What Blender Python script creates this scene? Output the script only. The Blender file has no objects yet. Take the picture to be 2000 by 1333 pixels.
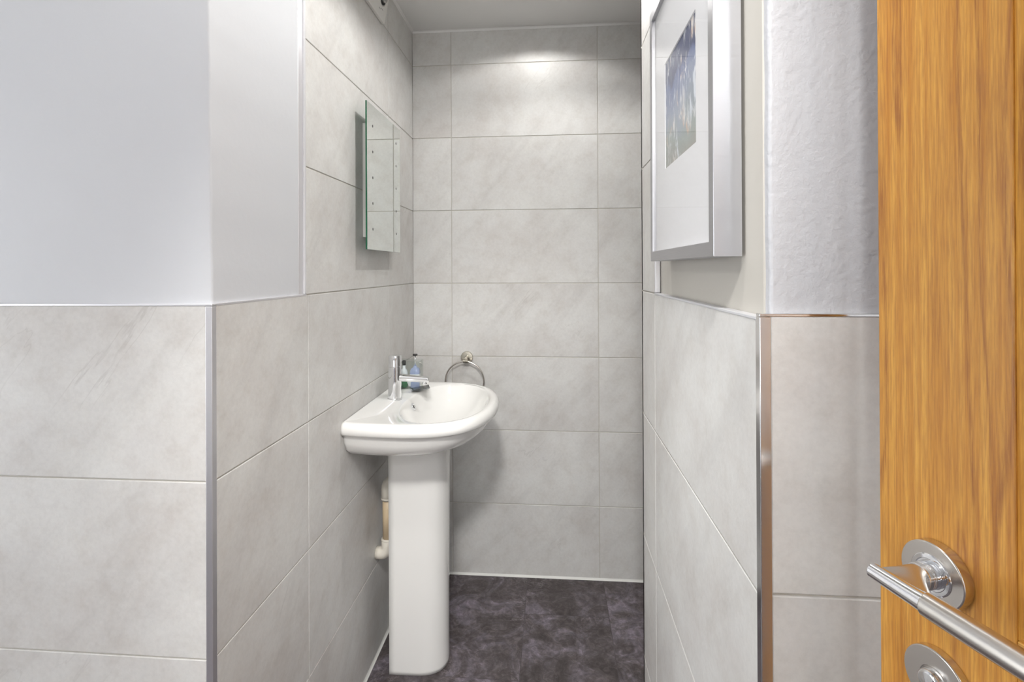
import bpy, bmesh, math, random
from mathutils import Vector, Matrix, noise

random.seed(7)
SC = bpy.context.scene
COL = SC.collection
PI = math.pi
H = 1.262                      # height of the lens above the floor

# ------------------------------------------------------------------ camera
cam_d = bpy.data.cameras.new('camera')
cam = bpy.data.objects.new('camera', cam_d)
COL.objects.link(cam)
r0 = Vector((0.99693585, 0.07810244, -0.00434949))
r1 = Vector((-0.00452835, 0.00211311, -0.99998751))
r2 = Vector((-0.07809228, 0.9969431, 0.00246031))
cam.matrix_world = Matrix(((r0.x, -r1.x, -r2.x, 0), (r0.y, -r1.y, -r2.y, 0), (r0.z, -r1.z, -r2.z, H), (0, 0, 0, 1)))
cam_d.sensor_width = 36
cam_d.lens = 995.37 / 2000 * 36
cam_d.shift_y = (523.4 - 666.5) / 2000
cam_d.clip_start = 0.02
SC.camera = cam

# ------------------------------------------------------------------ world, exposure
SC.view_settings.view_transform = 'Standard'
SC.view_settings.look = 'None'
SC.view_settings.gamma = 1
SC.view_settings.use_curve_mapping = False
SC.view_settings.exposure = 0.32
w = bpy.data.worlds.new('world')
SC.world = w
w.use_nodes = True
w.node_tree.nodes['Background'].inputs[0].default_value = (0.9, 0.93, 1, 1)
w.node_tree.nodes['Background'].inputs[1].default_value = 0.1

# ------------------------------------------------------------------ room constants (metres)
YB, XL, XR, YF, YG = 2.0893, -0.5775, 0.2241, 0.8252, 0.5708
CEIL = H + 0.995
YRE = 1.296                    # far end of the short right wall
HX0, HX1, HY0 = -2.6, 1.5, -3.6   # room behind the lens
AX1 = 1.25                     # right end of the recess behind the short wall
PITCH = 0.3025
ZB, ZR, ZG = H - 0.0585, H - 0.0547, H - 0.0502
LAMPS = [(0.07, 1.25), (-0.06, 1.80), (-0.22, 0.45)]


def spot(x, y, power, size=150, blend=0.25, radius=0.012, colr=(1, 0.985, 0.96)):
    d = bpy.data.lights.new('downlight_beam', 'SPOT')  # shared by the recessed downlights and the added fill beams
    d.energy = power; d.color = colr
    d.spot_size = math.radians(size); d.spot_blend = blend; d.shadow_soft_size = radius
    o = bpy.data.objects.new('downlight_beam', d)
    COL.objects.link(o); o.location = (x, y, CEIL - 0.012)
    return o


def aimed(loc, at, power, size, blend=1.0, radius=0.05, colr=(1, 0.985, 0.96)):
    o = spot(loc[0], loc[1], power, size, blend, radius, colr)
    o.location = loc
    o.rotation_euler = (Vector(at) - Vector(loc)).to_track_quat('-Z', 'Y').to_euler()
    return o


def area(loc, rot, sx, sy, power, colr):
    d = bpy.data.lights.new('room_light', 'AREA')
    d.shape = 'RECTANGLE'; d.size = sx; d.size_y = sy; d.energy = power; d.color = colr
    o = bpy.data.objects.new('room_light', d)
    COL.objects.link(o); o.location = loc; o.rotation_euler = rot
    return o


spot(LAMPS[0][0], LAMPS[0][1], 14.5)
spot(LAMPS[1][0], LAMPS[1][1], 3.6)
spot(LAMPS[2][0], LAMPS[2][1], 11)
# tilted fill spots, added behind the lens to brighten the lower walls
aimed((-0.05, -0.25, CEIL - 0.05), (-0.05, 2.05, 0.40), 112, 47, radius=0.10)
aimed((-1.50, -0.30, CEIL - 0.05), (0.25, 0.90, 0.38), 75, 40, radius=0.08)
aimed((0.05, -0.10, CEIL - 0.05), (-0.5775, 1.30, 0.12), 34, 38, radius=0.10)
area((0.95, -1.25, CEIL - 0.03), (0, 0, 0), 0.35, 0.35, 17, (0.95, 0.97, 1))             # added overhead fill behind the lens
area((-0.20, HY0 + 0.06, 1.0), (PI / 2, 0, PI), 1.4, 1.8, 46, (0.98, 0.99, 1))           # added rear fill, tinted like daylight
area((HX0 + 0.06, 0.10, 1.0), (PI / 2, 0, -PI / 2), 1.0, 1.8, 21, (0.93, 0.965, 1))      # added left fill for the right wall and door


# ------------------------------------------------------------------ materials
def mat(name):
    m = bpy.data.materials.new(name); m.use_nodes = True
    nt = m.node_tree
    return m, nt, nt.nodes['Principled BSDF']


def lin(r, g, b):
    f = lambda c: ((c / 255 + 0.055) / 1.055) ** 2.4 if c / 255 > 0.04045 else c / 255 / 12.92
    return (f(r), f(g), f(b), 1)


def N(nt, t, **kw):
    n = nt.nodes.new(t)
    for k, v in kw.items():
        if k in n.inputs: n.inputs[k].default_value = v
        else: setattr(n, k, v)
    return n


def ramp(nt, src, stops):
    n = nt.nodes.new('ShaderNodeValToRGB')
    el = n.color_ramp.elements
    while len(el) < len(stops): el.new(0.5)
    for e, (p, c) in zip(el, stops):
        e.position = p; e.color = c if len(c) == 4 else (*c, 1)
    nt.links.new(src, n.inputs[0])
    return n


def mix(nt, fac, a, b, mode='MIX'):
    n = nt.nodes.new('ShaderNodeMix'); n.data_type = 'RGBA'; n.blend_type = mode
    for s, v in ((n.inputs[0], fac), (n.inputs[6], a), (n.inputs[7], b)):
        if isinstance(v, (int, float, tuple)): s.default_value = v
        else: nt.links.new(v, s)
    return n.outputs[2]


def bump(nt, bs, h, strength, dist):
    b = nt.nodes.new('ShaderNodeBump'); b.inputs['Strength'].default_value = strength
    b.inputs['Distance'].default_value = dist
    nt.links.new(h, b.inputs['Height']); nt.links.new(b.outputs[0], bs.inputs['Normal'])


def plain(name, c, rough=0.5, metal=0.0, coat=0.0):
    m, nt, b = mat(name)
    b.inputs['Base Color'].default_value = c
    b.inputs['Roughness'].default_value = rough
    b.inputs['Metallic'].default_value = metal
    b.inputs['Coat Weight'].default_value = coat
    return m


def tile_material():
    m, nt, bs = mat('stone_tile')
    L = nt.links.new
    geo = N(nt, 'ShaderNodeNewGeometry')
    tc = N(nt, 'ShaderNodeTexCoord')
    sep = N(nt, 'ShaderNodeSeparateXYZ'); L(tc.outputs['Object'], sep.inputs[0])
    sn = N(nt, 'ShaderNodeSeparateXYZ'); L(geo.outputs['True Normal'], sn.inputs[0])
    lt = N(nt, 'ShaderNodeMath', operation='LESS_THAN'); L(sn.outputs[0], lt.inputs[0]); lt.inputs[1].default_value = -0.9
    sg = N(nt, 'ShaderNodeMath', operation='MULTIPLY_ADD'); L(lt.outputs[0], sg.inputs[0]); sg.inputs[1].default_value = -2; sg.inputs[2].default_value = 1
    ym = N(nt, 'ShaderNodeMath', operation='MULTIPLY'); L(sep.outputs[1], ym.inputs[0]); L(sg.outputs[0], ym.inputs[1])
    add = N(nt, 'ShaderNodeMath', operation='ADD'); L(sep.outputs[0], add.inputs[0]); L(ym.outputs[0], add.inputs[1])
    ro = N(nt, 'ShaderNodeMath', operation='MULTIPLY'); L(geo.outputs['Random Per Island'], ro.inputs[0]); ro.inputs[1].default_value = 37.0
    cmb = N(nt, 'ShaderNodeCombineXYZ'); L(add.outputs[0], cmb.inputs[0]); L(sep.outputs[2], cmb.inputs[1]); L(ro.outputs[0], cmb.inputs[2])
    # soft clouding
    n1 = N(nt, 'ShaderNodeTexNoise', Scale=4.0, Detail=6.0, Roughness=0.6); L(cmb.outputs[0], n1.inputs['Vector'])
    # diagonal streaks
    mp = N(nt, 'ShaderNodeMapping'); mp.vector_type = 'TEXTURE'; mp.inputs['Rotation'].default_value = (0, 0, math.radians(-38)); mp.inputs['Scale'].default_value = (1 / 12, 1 / 2.4, 1)
    L(cmb.outputs[0], mp.inputs[0])
    n2 = N(nt, 'ShaderNodeTexNoise', Scale=1.0, Detail=8.0, Roughness=0.62, Distortion=0.5); L(mp.outputs[0], n2.inputs['Vector'])
    n3 = N(nt, 'ShaderNodeTexNoise', Scale=110.0, Detail=5.0, Roughness=0.7); L(cmb.outputs[0], n3.inputs['Vector'])
    # thin dark veins where a stretched noise crosses its middle, kept to a few patches
    mpv = N(nt, 'ShaderNodeMapping'); mpv.vector_type = 'TEXTURE'; mpv.inputs['Rotation'].default_value = (0, 0, math.radians(-42)); mpv.inputs['Scale'].default_value = (1 / 11, 1 / 2.2, 1)
    L(cmb.outputs[0], mpv.inputs[0])
    nv = N(nt, 'ShaderNodeTexNoise', Scale=0.9, Detail=5.0, Roughness=0.5, Distortion=0.3); L(mpv.outputs[0], nv.inputs['Vector'])
    vr = ramp(nt, nv.outputs[0], [(0.0, (0, 0, 0)), (0.492, (0, 0, 0)), (0.5, (1, 1, 1)), (0.508, (0, 0, 0)), (1, (0, 0, 0))])
    npatch = N(nt, 'ShaderNodeTexNoise', Scale=3.1, Detail=2.0); L(cmb.outputs[0], npatch.inputs['Vector'])
    pr = ramp(nt, npatch.outputs[0], [(0.56, (0, 0, 0)), (0.72, (1, 1, 1))])
    vm = N(nt, 'ShaderNodeMath', operation='MULTIPLY'); L(vr.outputs[0], vm.inputs[0]); L(pr.outputs[0], vm.inputs[1])
    vm2 = N(nt, 'ShaderNodeMath', operation='MULTIPLY'); L(vm.outputs[0], vm2.inputs[0]); vm2.inputs[1].default_value = 0.26
    base = ramp(nt, n1.outputs[0], [(0.3, lin(207, 204, 201)), (0.5, lin(216, 215, 213)), (0.7, lin(224, 224, 222))])
    st = ramp(nt, n2.outputs[0], [(0.28, (0.86, 0.855, 0.85)), (0.5, (0.985, 0.985, 0.98)), (0.72, (1.0, 1.0, 1.0))])
    c = mix(nt, 0.8, base.outputs[0], st.outputs[0], 'MULTIPLY')
    fr = ramp(nt, n3.outputs[0], [(0.3, (0.92, 0.92, 0.92)), (0.6, (1, 1, 1))])
    c = mix(nt, 0.9, c, fr.outputs[0], 'MULTIPLY')
    n4 = N(nt, 'ShaderNodeTexNoise', Scale=19.0, Detail=7.0, Roughness=0.68); L(cmb.outputs[0], n4.inputs['Vector'])
    f4 = ramp(nt, n4.outputs[0], [(0.34, (0.93, 0.915, 0.90)), (0.5, (0.985, 0.98, 0.975)), (0.64, (1.0, 1.0, 1.0))])
    c = mix(nt, 1.0, c, f4.outputs[0], 'MULTIPLY')
    c = mix(nt, vm2.outputs[0], c, lin(150, 145, 140))
    L(c, bs.inputs['Base Color'])
    bs.inputs['Roughness'].default_value = 0.42
    bs.inputs['Specular IOR Level'].default_value = 0.4
    ad = N(nt, 'ShaderNodeMath', operation='ADD'); L(n2.outputs[0], ad.inputs[0])
    ml = N(nt, 'ShaderNodeMath', operation='MULTIPLY'); L(n3.outputs[0], ml.inputs[0]); ml.inputs[1].default_value = 0.35
    L(ml.outputs[0], ad.inputs[1])
    bump(nt, bs, ad.outputs[0], 0.25, 0.002)
    return m


def paint_material(name, c, rough, bscale, bstr):
    m, nt, bs = mat(name)
    tc = N(nt, 'ShaderNodeTexCoord')
    n = N(nt, 'ShaderNodeTexNoise', Scale=bscale, Detail=4.0, Roughness=0.55); nt.links.new(tc.outputs['Object'], n.inputs['Vector'])
    n2 = N(nt, 'ShaderNodeTexNoise', Scale=9.0, Detail=3.0); nt.links.new(tc.outputs['Object'], n2.inputs['Vector'])
    a = N(nt, 'ShaderNodeMath', operation='MULTIPLY_ADD'); nt.links.new(n2.outputs[0], a.inputs[0]); a.inputs[1].default_value = 1.6; nt.links.new(n.outputs[0], a.inputs[2])
    bs.inputs['Base Color'].default_value = c
    bs.inputs['Roughness'].default_value = rough
    bump(nt, bs, a.outputs[0], bstr, 0.003)
    return m


def floor_material():
    m, nt, bs = mat('slate_vinyl')
    L = nt.links.new
    tc = N(nt, 'ShaderNodeTexCoord')
    br = N(nt, 'ShaderNodeTexBrick', Scale=1.0)
    br.offset = 0.5; br.inputs['Mortar Size'].default_value = 0.0012; br.inputs['Brick Width'].default_value = 0.61
    br.inputs['Row Height'].default_value = 0.305; br.inputs['Mortar Smooth'].default_value = 0.4
    br.inputs['Color1'].default_value = (0.1, 0.1, 0.1, 1); br.inputs['Color2'].default_value = (0.9, 0.9, 0.9, 1); br.inputs['Mortar'].default_value = (0.5, 0.5, 0.5, 1)
    mp = N(nt, 'ShaderNodeMapping'); mp.inputs['Location'].default_value = (0.035, -0.20, 0); mp.inputs['Rotation'].default_value = (0, 0, PI / 2)
    L(tc.outputs['Object'], mp.inputs[0]); L(mp.outputs[0], br.inputs['Vector'])
    off = N(nt, 'ShaderNodeVectorMath', operation='ADD'); L(tc.outputs['Object'], off.inputs[0])
    sc = N(nt, 'ShaderNodeVectorMath', operation='SCALE'); L(br.outputs['Color'], sc.inputs[0]); sc.inputs['Scale'].default_value = 5
    L(sc.outputs[0], off.inputs[1])
    n1 = N(nt, 'ShaderNodeTexNoise', Scale=8.0, Detail=11.0, Roughness=0.7, Distortion=1.1); L(off.outputs[0], n1.inputs['Vector'])
    n2 = N(nt, 'ShaderNodeTexNoise', Scale=38.0, Detail=8.0, Roughness=0.7, Distortion=1.0); L(off.outputs[0], n2.inputs['Vector'])
    base = ramp(nt, n1.outputs[0], [(0.28, lin(58, 52, 53)), (0.44, lin(80, 73, 73)), (0.52, lin(93, 86, 89)), (0.60, lin(113, 106, 114)), (0.74, lin(136, 129, 139))])
    det = ramp(nt, n2.outputs[0], [(0.32, (0.45, 0.45, 0.45)), (0.5, (0.95, 0.95, 0.95)), (0.66, (1.8, 1.78, 1.8))])
    c = mix(nt, 0.75, base.outputs[0], det.outputs[0], 'MULTIPLY')
    # pale chalky veins
    nv = N(nt, 'ShaderNodeTexNoise', Scale=9.0, Detail=6.0, Roughness=0.6, Distortion=2.2); L(off.outputs[0], nv.inputs['Vector'])
    vr = ramp(nt, nv.outputs[0], [(0.485, (0, 0, 0)), (0.5, (1, 1, 1)), (0.515, (0, 0, 0))])
    np_ = N(nt, 'ShaderNodeTexNoise', Scale=5.0, Detail=2.0); L(off.outputs[0], np_.inputs['Vector'])
    pr = ramp(nt, np_.outputs[0], [(0.48, (0, 0, 0)), (0.7, (0.8, 0.8, 0.8))])
    vm = N(nt, 'ShaderNodeMath', operation='MULTIPLY'); L(vr.outputs[0], vm.inputs[0]); L(pr.outputs[0], vm.inputs[1])
    c = mix(nt, vm.outputs[0], c, lin(150, 142, 148))
    mf = N(nt, 'ShaderNodeMath', operation='MULTIPLY'); L(br.outputs['Fac'], mf.inputs[0]); mf.inputs[1].default_value = 0.5
    c = mix(nt, mf.outputs[0], c, lin(48, 43, 46))
    L(c, bs.inputs['Base Color'])
    bs.inputs['Roughness'].default_value = 0.55
    ad = N(nt, 'ShaderNodeMath', operation='ADD'); L(n1.outputs[0], ad.inputs[0]); L(n2.outputs[0], ad.inputs[1])
    bump(nt, bs, ad.outputs[0], 0.35, 0.002)
    return m


def oak_material(name='oak', horizontal=False):
    m, nt, bs = mat(name)
    L = nt.links.new
    tc = N(nt, 'ShaderNodeTexCoord')
    rot = (PI / 2, 0, 0) if horizontal else (0, 0, 0)
    pre = N(nt, 'ShaderNodeMapping'); pre.inputs['Rotation'].default_value = rot; L(tc.outputs['Object'], pre.inputs[0])
    # broad figure: stretched noise turned into contour rings
    mp = N(nt, 'ShaderNodeMapping'); mp.inputs['Scale'].default_value = (3.0, 9.0, 0.75); L(pre.outputs[0], mp.inputs[0])
    n1 = N(nt, 'ShaderNodeTexNoise', Scale=1.0, Detail=3.0, Roughness=0.5, Distortion=0.25); L(mp.outputs[0], n1.inputs['Vector'])
    k = N(nt, 'ShaderNodeMath', operation='MULTIPLY'); L(n1.outputs[0], k.inputs[0]); k.inputs[1].default_value = 13.0
    fr = N(nt, 'ShaderNodeMath', operation='FRACT'); L(k.outputs[0], fr.inputs[0])
    ring = ramp(nt, fr.outputs[0], [(0.0, (0.05, 0.05, 0.05)), (0.62, (0.05, 0.05, 0.05)), (0.88, (1, 1, 1)), (1.0, (0.05, 0.05, 0.05))])
    # pores: very long thin dashes
    mp2 = N(nt, 'ShaderNodeMapping'); mp2.inputs['Scale'].default_value = (60, 620, 26); L(pre.outputs[0], mp2.inputs[0])
    n2 = N(nt, 'ShaderNodeTexNoise', Scale=1.0, Detail=4.0, Roughness=0.65); L(mp2.outputs[0], n2.inputs['Vector'])
    pore = ramp(nt, n2.outputs[0], [(0.40, (0, 0, 0)), (0.66, (1, 1, 1))])
    mp3 = N(nt, 'ShaderNodeMapping'); mp3.inputs['Scale'].default_value = (20, 190, 3.0); L(pre.outputs[0], mp3.inputs[0])
    n3 = N(nt, 'ShaderNodeTexNoise', Scale=1.0, Detail=5.0, Roughness=0.6); L(mp3.outputs[0], n3.inputs['Vector'])
    str_ = ramp(nt, n3.outputs[0], [(0.35, (0, 0, 0)), (0.7, (1, 1, 1))])
    base = mix(nt, str_.outputs[0], lin(222, 166, 74), lin(188, 124, 42))
    rm = N(nt, 'ShaderNodeMath', operation='MULTIPLY'); L(ring.outputs[0], rm.inputs[0])
    pm = N(nt, 'ShaderNodeMath', operation='MULTIPLY_ADD'); L(pore.outputs[0], pm.inputs[0]); pm.inputs[1].default_value = 0.60; pm.inputs[2].default_value = 0.42
    L(pm.outputs[0], rm.inputs[1])
    c = mix(nt, rm.outputs[0], base, lin(146, 88, 34))
    pf = N(nt, 'ShaderNodeMath', operation='MULTIPLY'); L(pore.outputs[0], pf.inputs[0]); pf.inputs[1].default_value = 0.58
    c = mix(nt, pf.outputs[0], c, lin(158, 98, 42))
    L(c, bs.inputs['Base Color'])
    bs.inputs['Roughness'].default_value = 0.38
    bs.inputs['Coat Weight'].default_value = 0.15; bs.inputs['Coat Roughness'].default_value = 0.25
    bump(nt, bs, n2.outputs[0], 0.15, 0.0006)
    return m


def artwork_material():
    m, nt, bs = mat('abstract_print')
    L = nt.links.new
    tc = N(nt, 'ShaderNodeTexCoord')
    sep = N(nt, 'ShaderNodeSeparateXYZ'); L(tc.outputs['Generated'], sep.inputs[0])
    nd = N(nt, 'ShaderNodeTexNoise', Scale=3.0, Detail=4.0); L(tc.outputs['Generated'], nd.inputs['Vector'])
    g = N(nt, 'ShaderNodeMath', operation='MULTIPLY_ADD'); L(nd.outputs[0], g.inputs[0]); g.inputs[1].default_value = 0.5; L(sep.outputs[2], g.inputs[2])
    base = ramp(nt, g.outputs[0], [(0.25, lin(150, 148, 140)), (0.45, lin(150, 160, 156)), (0.7, lin(150, 160, 178)), (0.95, lin(104, 118, 160)), (1.2, lin(70, 80, 116))])
    mp = N(nt, 'ShaderNodeMapping'); mp.inputs['Rotation'].default_value = (math.radians(-42), 0, 0); mp.inputs['Scale'].default_value = (1, 6.5, 2.2)
    L(tc.outputs['Generated'], mp.inputs[0])
    n2 = N(nt, 'ShaderNodeTexNoise', Scale=1.5, Detail=5.0, Roughness=0.65, Distortion=0.6); L(mp.outputs[0], n2.inputs['Vector'])
    wm = ramp(nt, n2.outputs[0], [(0.52, (0, 0, 0)), (0.62, (1, 1, 1))])
    n3 = N(nt, 'ShaderNodeTexNoise', Scale=4.0, Detail=2.0); L(tc.outputs['Generated'], n3.inputs['Vector'])
    stroke = ramp(nt, n3.outputs[0], [(0.4, lin(222, 228, 236)), (0.56, lin(228, 222, 216)), (0.66, lin(214, 178, 150))])
    c = mix(nt, wm.outputs[0], base.outputs[0], stroke.outputs[0])
    L(c, bs.inputs['Base Color']); bs.inputs['Roughness'].default_value = 0.6
    return m


def glass_material(name, tint=(1, 1, 1, 1), rough=0.0):
    m = bpy.data.materials.new(name); m.use_nodes = True
    nt = m.node_tree; nt.nodes.clear()
    out = nt.nodes.new('ShaderNodeOutputMaterial')
    tr = N(nt, 'ShaderNodeBsdfTransparent', Color=tint)
    gl = N(nt, 'ShaderNodeBsdfGlossy', Roughness=rough)
    fz = N(nt, 'ShaderNodeFresnel', IOR=1.5)
    ge = N(nt, 'ShaderNodeNewGeometry'); io = N(nt, 'ShaderNodeMath', operation='MULTIPLY_ADD')
    nt.links.new(ge.outputs['Backfacing'], io.inputs[0]); io.inputs[1].default_value = -0.8333; io.inputs[2].default_value = 1.5
    nt.links.new(io.outputs[0], fz.inputs['IOR'])
    mx = nt.nodes.new('ShaderNodeMixShader')
    nt.links.new(fz.outputs[0], mx.inputs[0]); nt.links.new(tr.outputs[0], mx.inputs[1]); nt.links.new(gl.outputs[0], mx.inputs[2])
    nt.links.new(mx.outputs[0], out.inputs[0])
    return m


def brushed(name, c, rough, scale):
    m, nt, bs = mat(name)
    tc = N(nt, 'ShaderNodeTexCoord')
    mp = N(nt, 'ShaderNodeMapping'); mp.inputs['Scale'].default_value = scale; nt.links.new(tc.outputs['Object'], mp.inputs[0])
    n = N(nt, 'ShaderNodeTexNoise', Scale=1.0, Detail=4.0); nt.links.new(mp.outputs[0], n.inputs['Vector'])
    bs.inputs['Base Color'].default_value = c; bs.inputs['Metallic'].default_value = 1.0
    rr = N(nt, 'ShaderNodeMapRange'); nt.links.new(n.outputs[0], rr.inputs[0])
    rr.inputs['To Min'].default_value = rough * 0.8; rr.inputs['To Max'].default_value = rough * 1.25
    nt.links.new(rr.outputs[0], bs.inputs['Roughness'])
    return m


M = {}
M['tile'] = tile_material()
M['grout'] = plain('grout', lin(196, 192, 184), 0.8)
M['paint'] = paint_material('white_wall_paint', lin(207, 209, 213), 0.55, 70, 0.12)
M['paint_rough'] = paint_material('textured_wall_paint', lin(188, 189, 193), 0.5, 130, 0.40)
M['ceiling'] = paint_material('ceiling_paint', lin(232, 231, 229), 0.75, 60, 0.1)
M['hall'] = paint_material('hall_paint', lin(214, 213, 212), 0.7, 60, 0.1)
M['floor'] = floor_material()
M['silicone'] = plain('white_silicone', lin(226, 226, 222), 0.35)
M['chrome'] = plain('chrome', (0.86, 0.87, 0.89, 1), 0.06, 1.0)
M['trim'] = plain('satin_trim', (0.88, 0.87, 0.90, 1), 0.38, 1.0)
M['trim_polished'] = plain('polished_trim', (0.80, 0.79, 0.80, 1), 0.13, 1.0)
M['white_trim'] = plain('white_enamel_trim', lin(203, 203, 206), 0.35)
M['steel'] = plain('satin_steel', (0.70, 0.665, 0.62, 1), 0.24, 1.0)
M['aged_steel'] = plain('aged_nickel', (0.52, 0.49, 0.42, 1), 0.22, 1.0)
M['alu'] = brushed('brushed_aluminium', (0.50, 0.50, 0.52, 1), 0.38, (20, 20, 700))
M['ceramic'] = plain('white_ceramic', lin(238, 237, 234), 0.09, 0, 0.6)
M['plastic'] = plain('white_plastic', lin(226, 224, 220), 0.3)
M['grey_plastic'] = plain('grey_plastic', lin(170, 168, 165), 0.4)
M['dark_plastic'] = plain('dark_plastic', lin(40, 38, 38), 0.35)
M['pipe'] = plain('aged_pipe_plastic', lin(214, 192, 158), 0.4)
M['pipe_white'] = plain('white_pipe_plastic', lin(226, 220, 208), 0.35)
M['mirror'] = plain('mirror_silver', (0.83, 0.865, 0.84, 1), 0.01, 1.0)
M['glass_edge'] = plain('green_glass_edge', lin(18, 92, 62), 0.1, 0, 0.5)
M['dot'] = plain('dull_mirror_dot', lin(92, 90, 88), 0.5)
M['oak'] = oak_material('oak_upright')
M['oak_h'] = oak_material('oak_rail', True)
M['art'] = artwork_material()
M['mount'] = plain('white_picture_mount', lin(232, 232, 234), 0.7)
M['glass'] = glass_material('clear_glass')
M['acrylic'] = glass_material('clear_acrylic', (0.94, 0.96, 0.95, 1), 0.02)
M['green'] = plain('green_liquid', lin(34, 112, 66), 0.2, 0, 0.6)
M['blue'] = plain('pale_blue_wrap', lin(166, 176, 214), 0.3, 0, 0.4)
M['white_wrap'] = plain('white_wrap', lin(235, 236, 242), 0.3)
M['foil'] = brushed('dark_foil', (0.20, 0.21, 0.21, 1), 0.22, (60, 60, 60))
M['hole'] = plain('dark_hole', (0.01, 0.01, 0.01, 1), 0.6)
lm, lnt, lb = mat('lamp_lens')
lb.inputs['Emission Color'].default_value = (1, 0.95, 0.88, 1); lb.inputs['Emission Strength'].default_value = 8
M['lens'] = lm


# ------------------------------------------------------------------ mesh helpers
def link(name, bm, m, parent=None, smooth=False, bev=0.0, seg=2):
    me = bpy.data.meshes.new(name)
    bmesh.ops.recalc_face_normals(bm, faces=bm.faces)
    bm.to_mesh(me); bm.free()
    o = bpy.data.objects.new(name, me); COL.objects.link(o)
    for mm in (m if isinstance(m, (list, tuple)) else [m]):
        me.materials.append(mm)
    if smooth:
        for p in me.polygons: p.use_smooth = True
    if bev:
        b = o.modifiers.new('bevel', 'BEVEL'); b.width = bev; b.segments = seg; b.limit_method = 'ANGLE'; b.angle_limit = math.radians(35)
        for p in me.polygons: p.use_smooth = True
        b.harden_normals = True
    if parent: o.parent = parent
    return o


def tag(o, label=None, cat=None, group=None, kind=None):
    if label: o['label'] = label
    if cat: o['category'] = cat
    if group: o['group'] = group
    if kind: o['kind'] = kind
    return o


def empty(name, loc, rz=0.0):
    o = bpy.data.objects.new(name, None); COL.objects.link(o)
    o.location = loc; o.rotation_euler = (0, 0, rz); o.empty_display_size = 0.05
    return o


def box(bm, a, b, mi=0):
    x0, y0, z0 = a; x1, y1, z1 = b
    v = [bm.verts.new(p) for p in ((x0, y0, z0), (x1, y0, z0), (x1, y1, z0), (x0, y1, z0), (x0, y0, z1), (x1, y0, z1), (x1, y1, z1), (x0, y1, z1))]
    for f in ((0, 3, 2, 1), (4, 5, 6, 7), (0, 1, 5, 4), (1, 2, 6, 5), (2, 3, 7, 6), (3, 0, 4, 7)):
        bm.faces.new([v[i] for i in f]).material_index = mi
    return v


def rings(bm, loops, cap0=True, cap1=True, closed=True, mi=0):
    vs = [[bm.verts.new(p) for p in l] for l in loops]
    n = len(vs[0])
    for a, b in zip(vs, vs[1:]):
        for i in range(n if closed else n - 1):
            j = (i + 1) % n
            bm.faces.new((a[i], a[j], b[j], b[i])).material_index = mi
    if cap0: bm.faces.new(vs[0][::-1]).material_index = mi
    if cap1: bm.faces.new(vs[-1]).material_index = mi
    return vs


def lathe(bm, prof, org=(0, 0, 0), axis=(0, 0, 1), n=48, cap0=True, cap1=True, mi=0):
    """prof: (radius, distance along the axis)"""
    A = Vector(axis).normalized()
    U = A.orthogonal().normalized(); W = A.cross(U)
    O = Vector(org)
    loops = [[O + A * h + (U * math.cos(2 * PI * i / n) + W * math.sin(2 * PI * i / n)) * r for i in range(n)] for r, h in prof]
    return rings(bm, loops, cap0, cap1, mi=mi)


def tube(bm, pts, rad, n=20, cap=True, closed=False, mi=0):
    pts = [Vector(p) for p in pts]
    loops = []; prev = None
    m = len(pts)
    for i, p in enumerate(pts):
        if closed: t = pts[(i + 1) % m] - pts[i - 1]
        else: t = pts[min(i + 1, m - 1)] - pts[max(i - 1, 0)]
        t.normalize()
        if prev is None: U = t.orthogonal().normalized()
        else:
            U = prev - t * prev.dot(t); U.normalize()
        prev = U; W = t.cross(U)
        r = rad[i] if isinstance(rad, (list, tuple)) else rad
        loops.append([p + (U * math.cos(2 * PI * k / n) + W * math.sin(2 * PI * k / n)) * r for k in range(n)])
    if closed:
        vs = [[bm.verts.new(q) for q in l] for l in loops]
        for i in range(m):
            a, b = vs[i], vs[(i + 1) % m]
            for k in range(n):
                j = (k + 1) % n
                bm.faces.new((a[k], a[j], b[j], b[k])).material_index = mi
    else: rings(bm, loops, cap, cap, mi=mi)


def arc(c, u, v, r, a0, a1, n):
    c, u, v = Vector(c), Vector(u), Vector(v)
    return [c + u * r * math.cos(a0 + (a1 - a0) * i / n) + v * r * math.sin(a0 + (a1 - a0) * i / n) for i in range(n + 1)]


def tiled(bm, axis, face, sign, u0, u1, z0, z1, joints, rows, gap=0.0026, thick=0.008):
    """ceramic tiles standing on the plane axis=face, looking along sign; one island per tile"""
    us = [u0] + sorted(j for j in joints if u0 + 0.01 < j < u1 - 0.01) + [u1]
    zs = [z0] + sorted(j for j in rows if z0 + 0.004 < j < z1 - 0.004) + [z1]
    ch, dp = 0.0011, 0.0009
    for a, b in zip(us, us[1:]):
        for c, d in zip(zs, zs[1:]):
            ua = a + (gap / 2 if a != u0 else 0); ub = b - (gap / 2 if b != u1 else 0)
            za = c + (gap / 2 if c != z0 else 0); zb = d - (gap / 2 if d != z1 else 0)
            L3 = []
            for (i, dd) in ((0.0, -thick), (0.0, -dp), (ch, 0.0)):
                q = [(ua + i, za + i), (ub - i, za + i), (ub - i, zb - i), (ua + i, zb - i)]
                f = face + sign * dd
                L3.append([(f, u, z) if axis == 'x' else (u, f, z) for u, z in q])
            rings(bm, L3, True, True)
    # grout bed behind
    g0, g1 = face - sign * 0.0022, face - sign * (thick + 0.004)
    lo, hi = min(g0, g1), max(g0, g1)
    if axis == 'x': box(bm, (lo, u0, z0), (hi, u1, z1), 1)
    else: box(bm, (u0, lo, z0), (u1, hi, z1), 1)


def rows_of(base): return [base + PITCH * k for k in range(-6, 6)]


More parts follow.
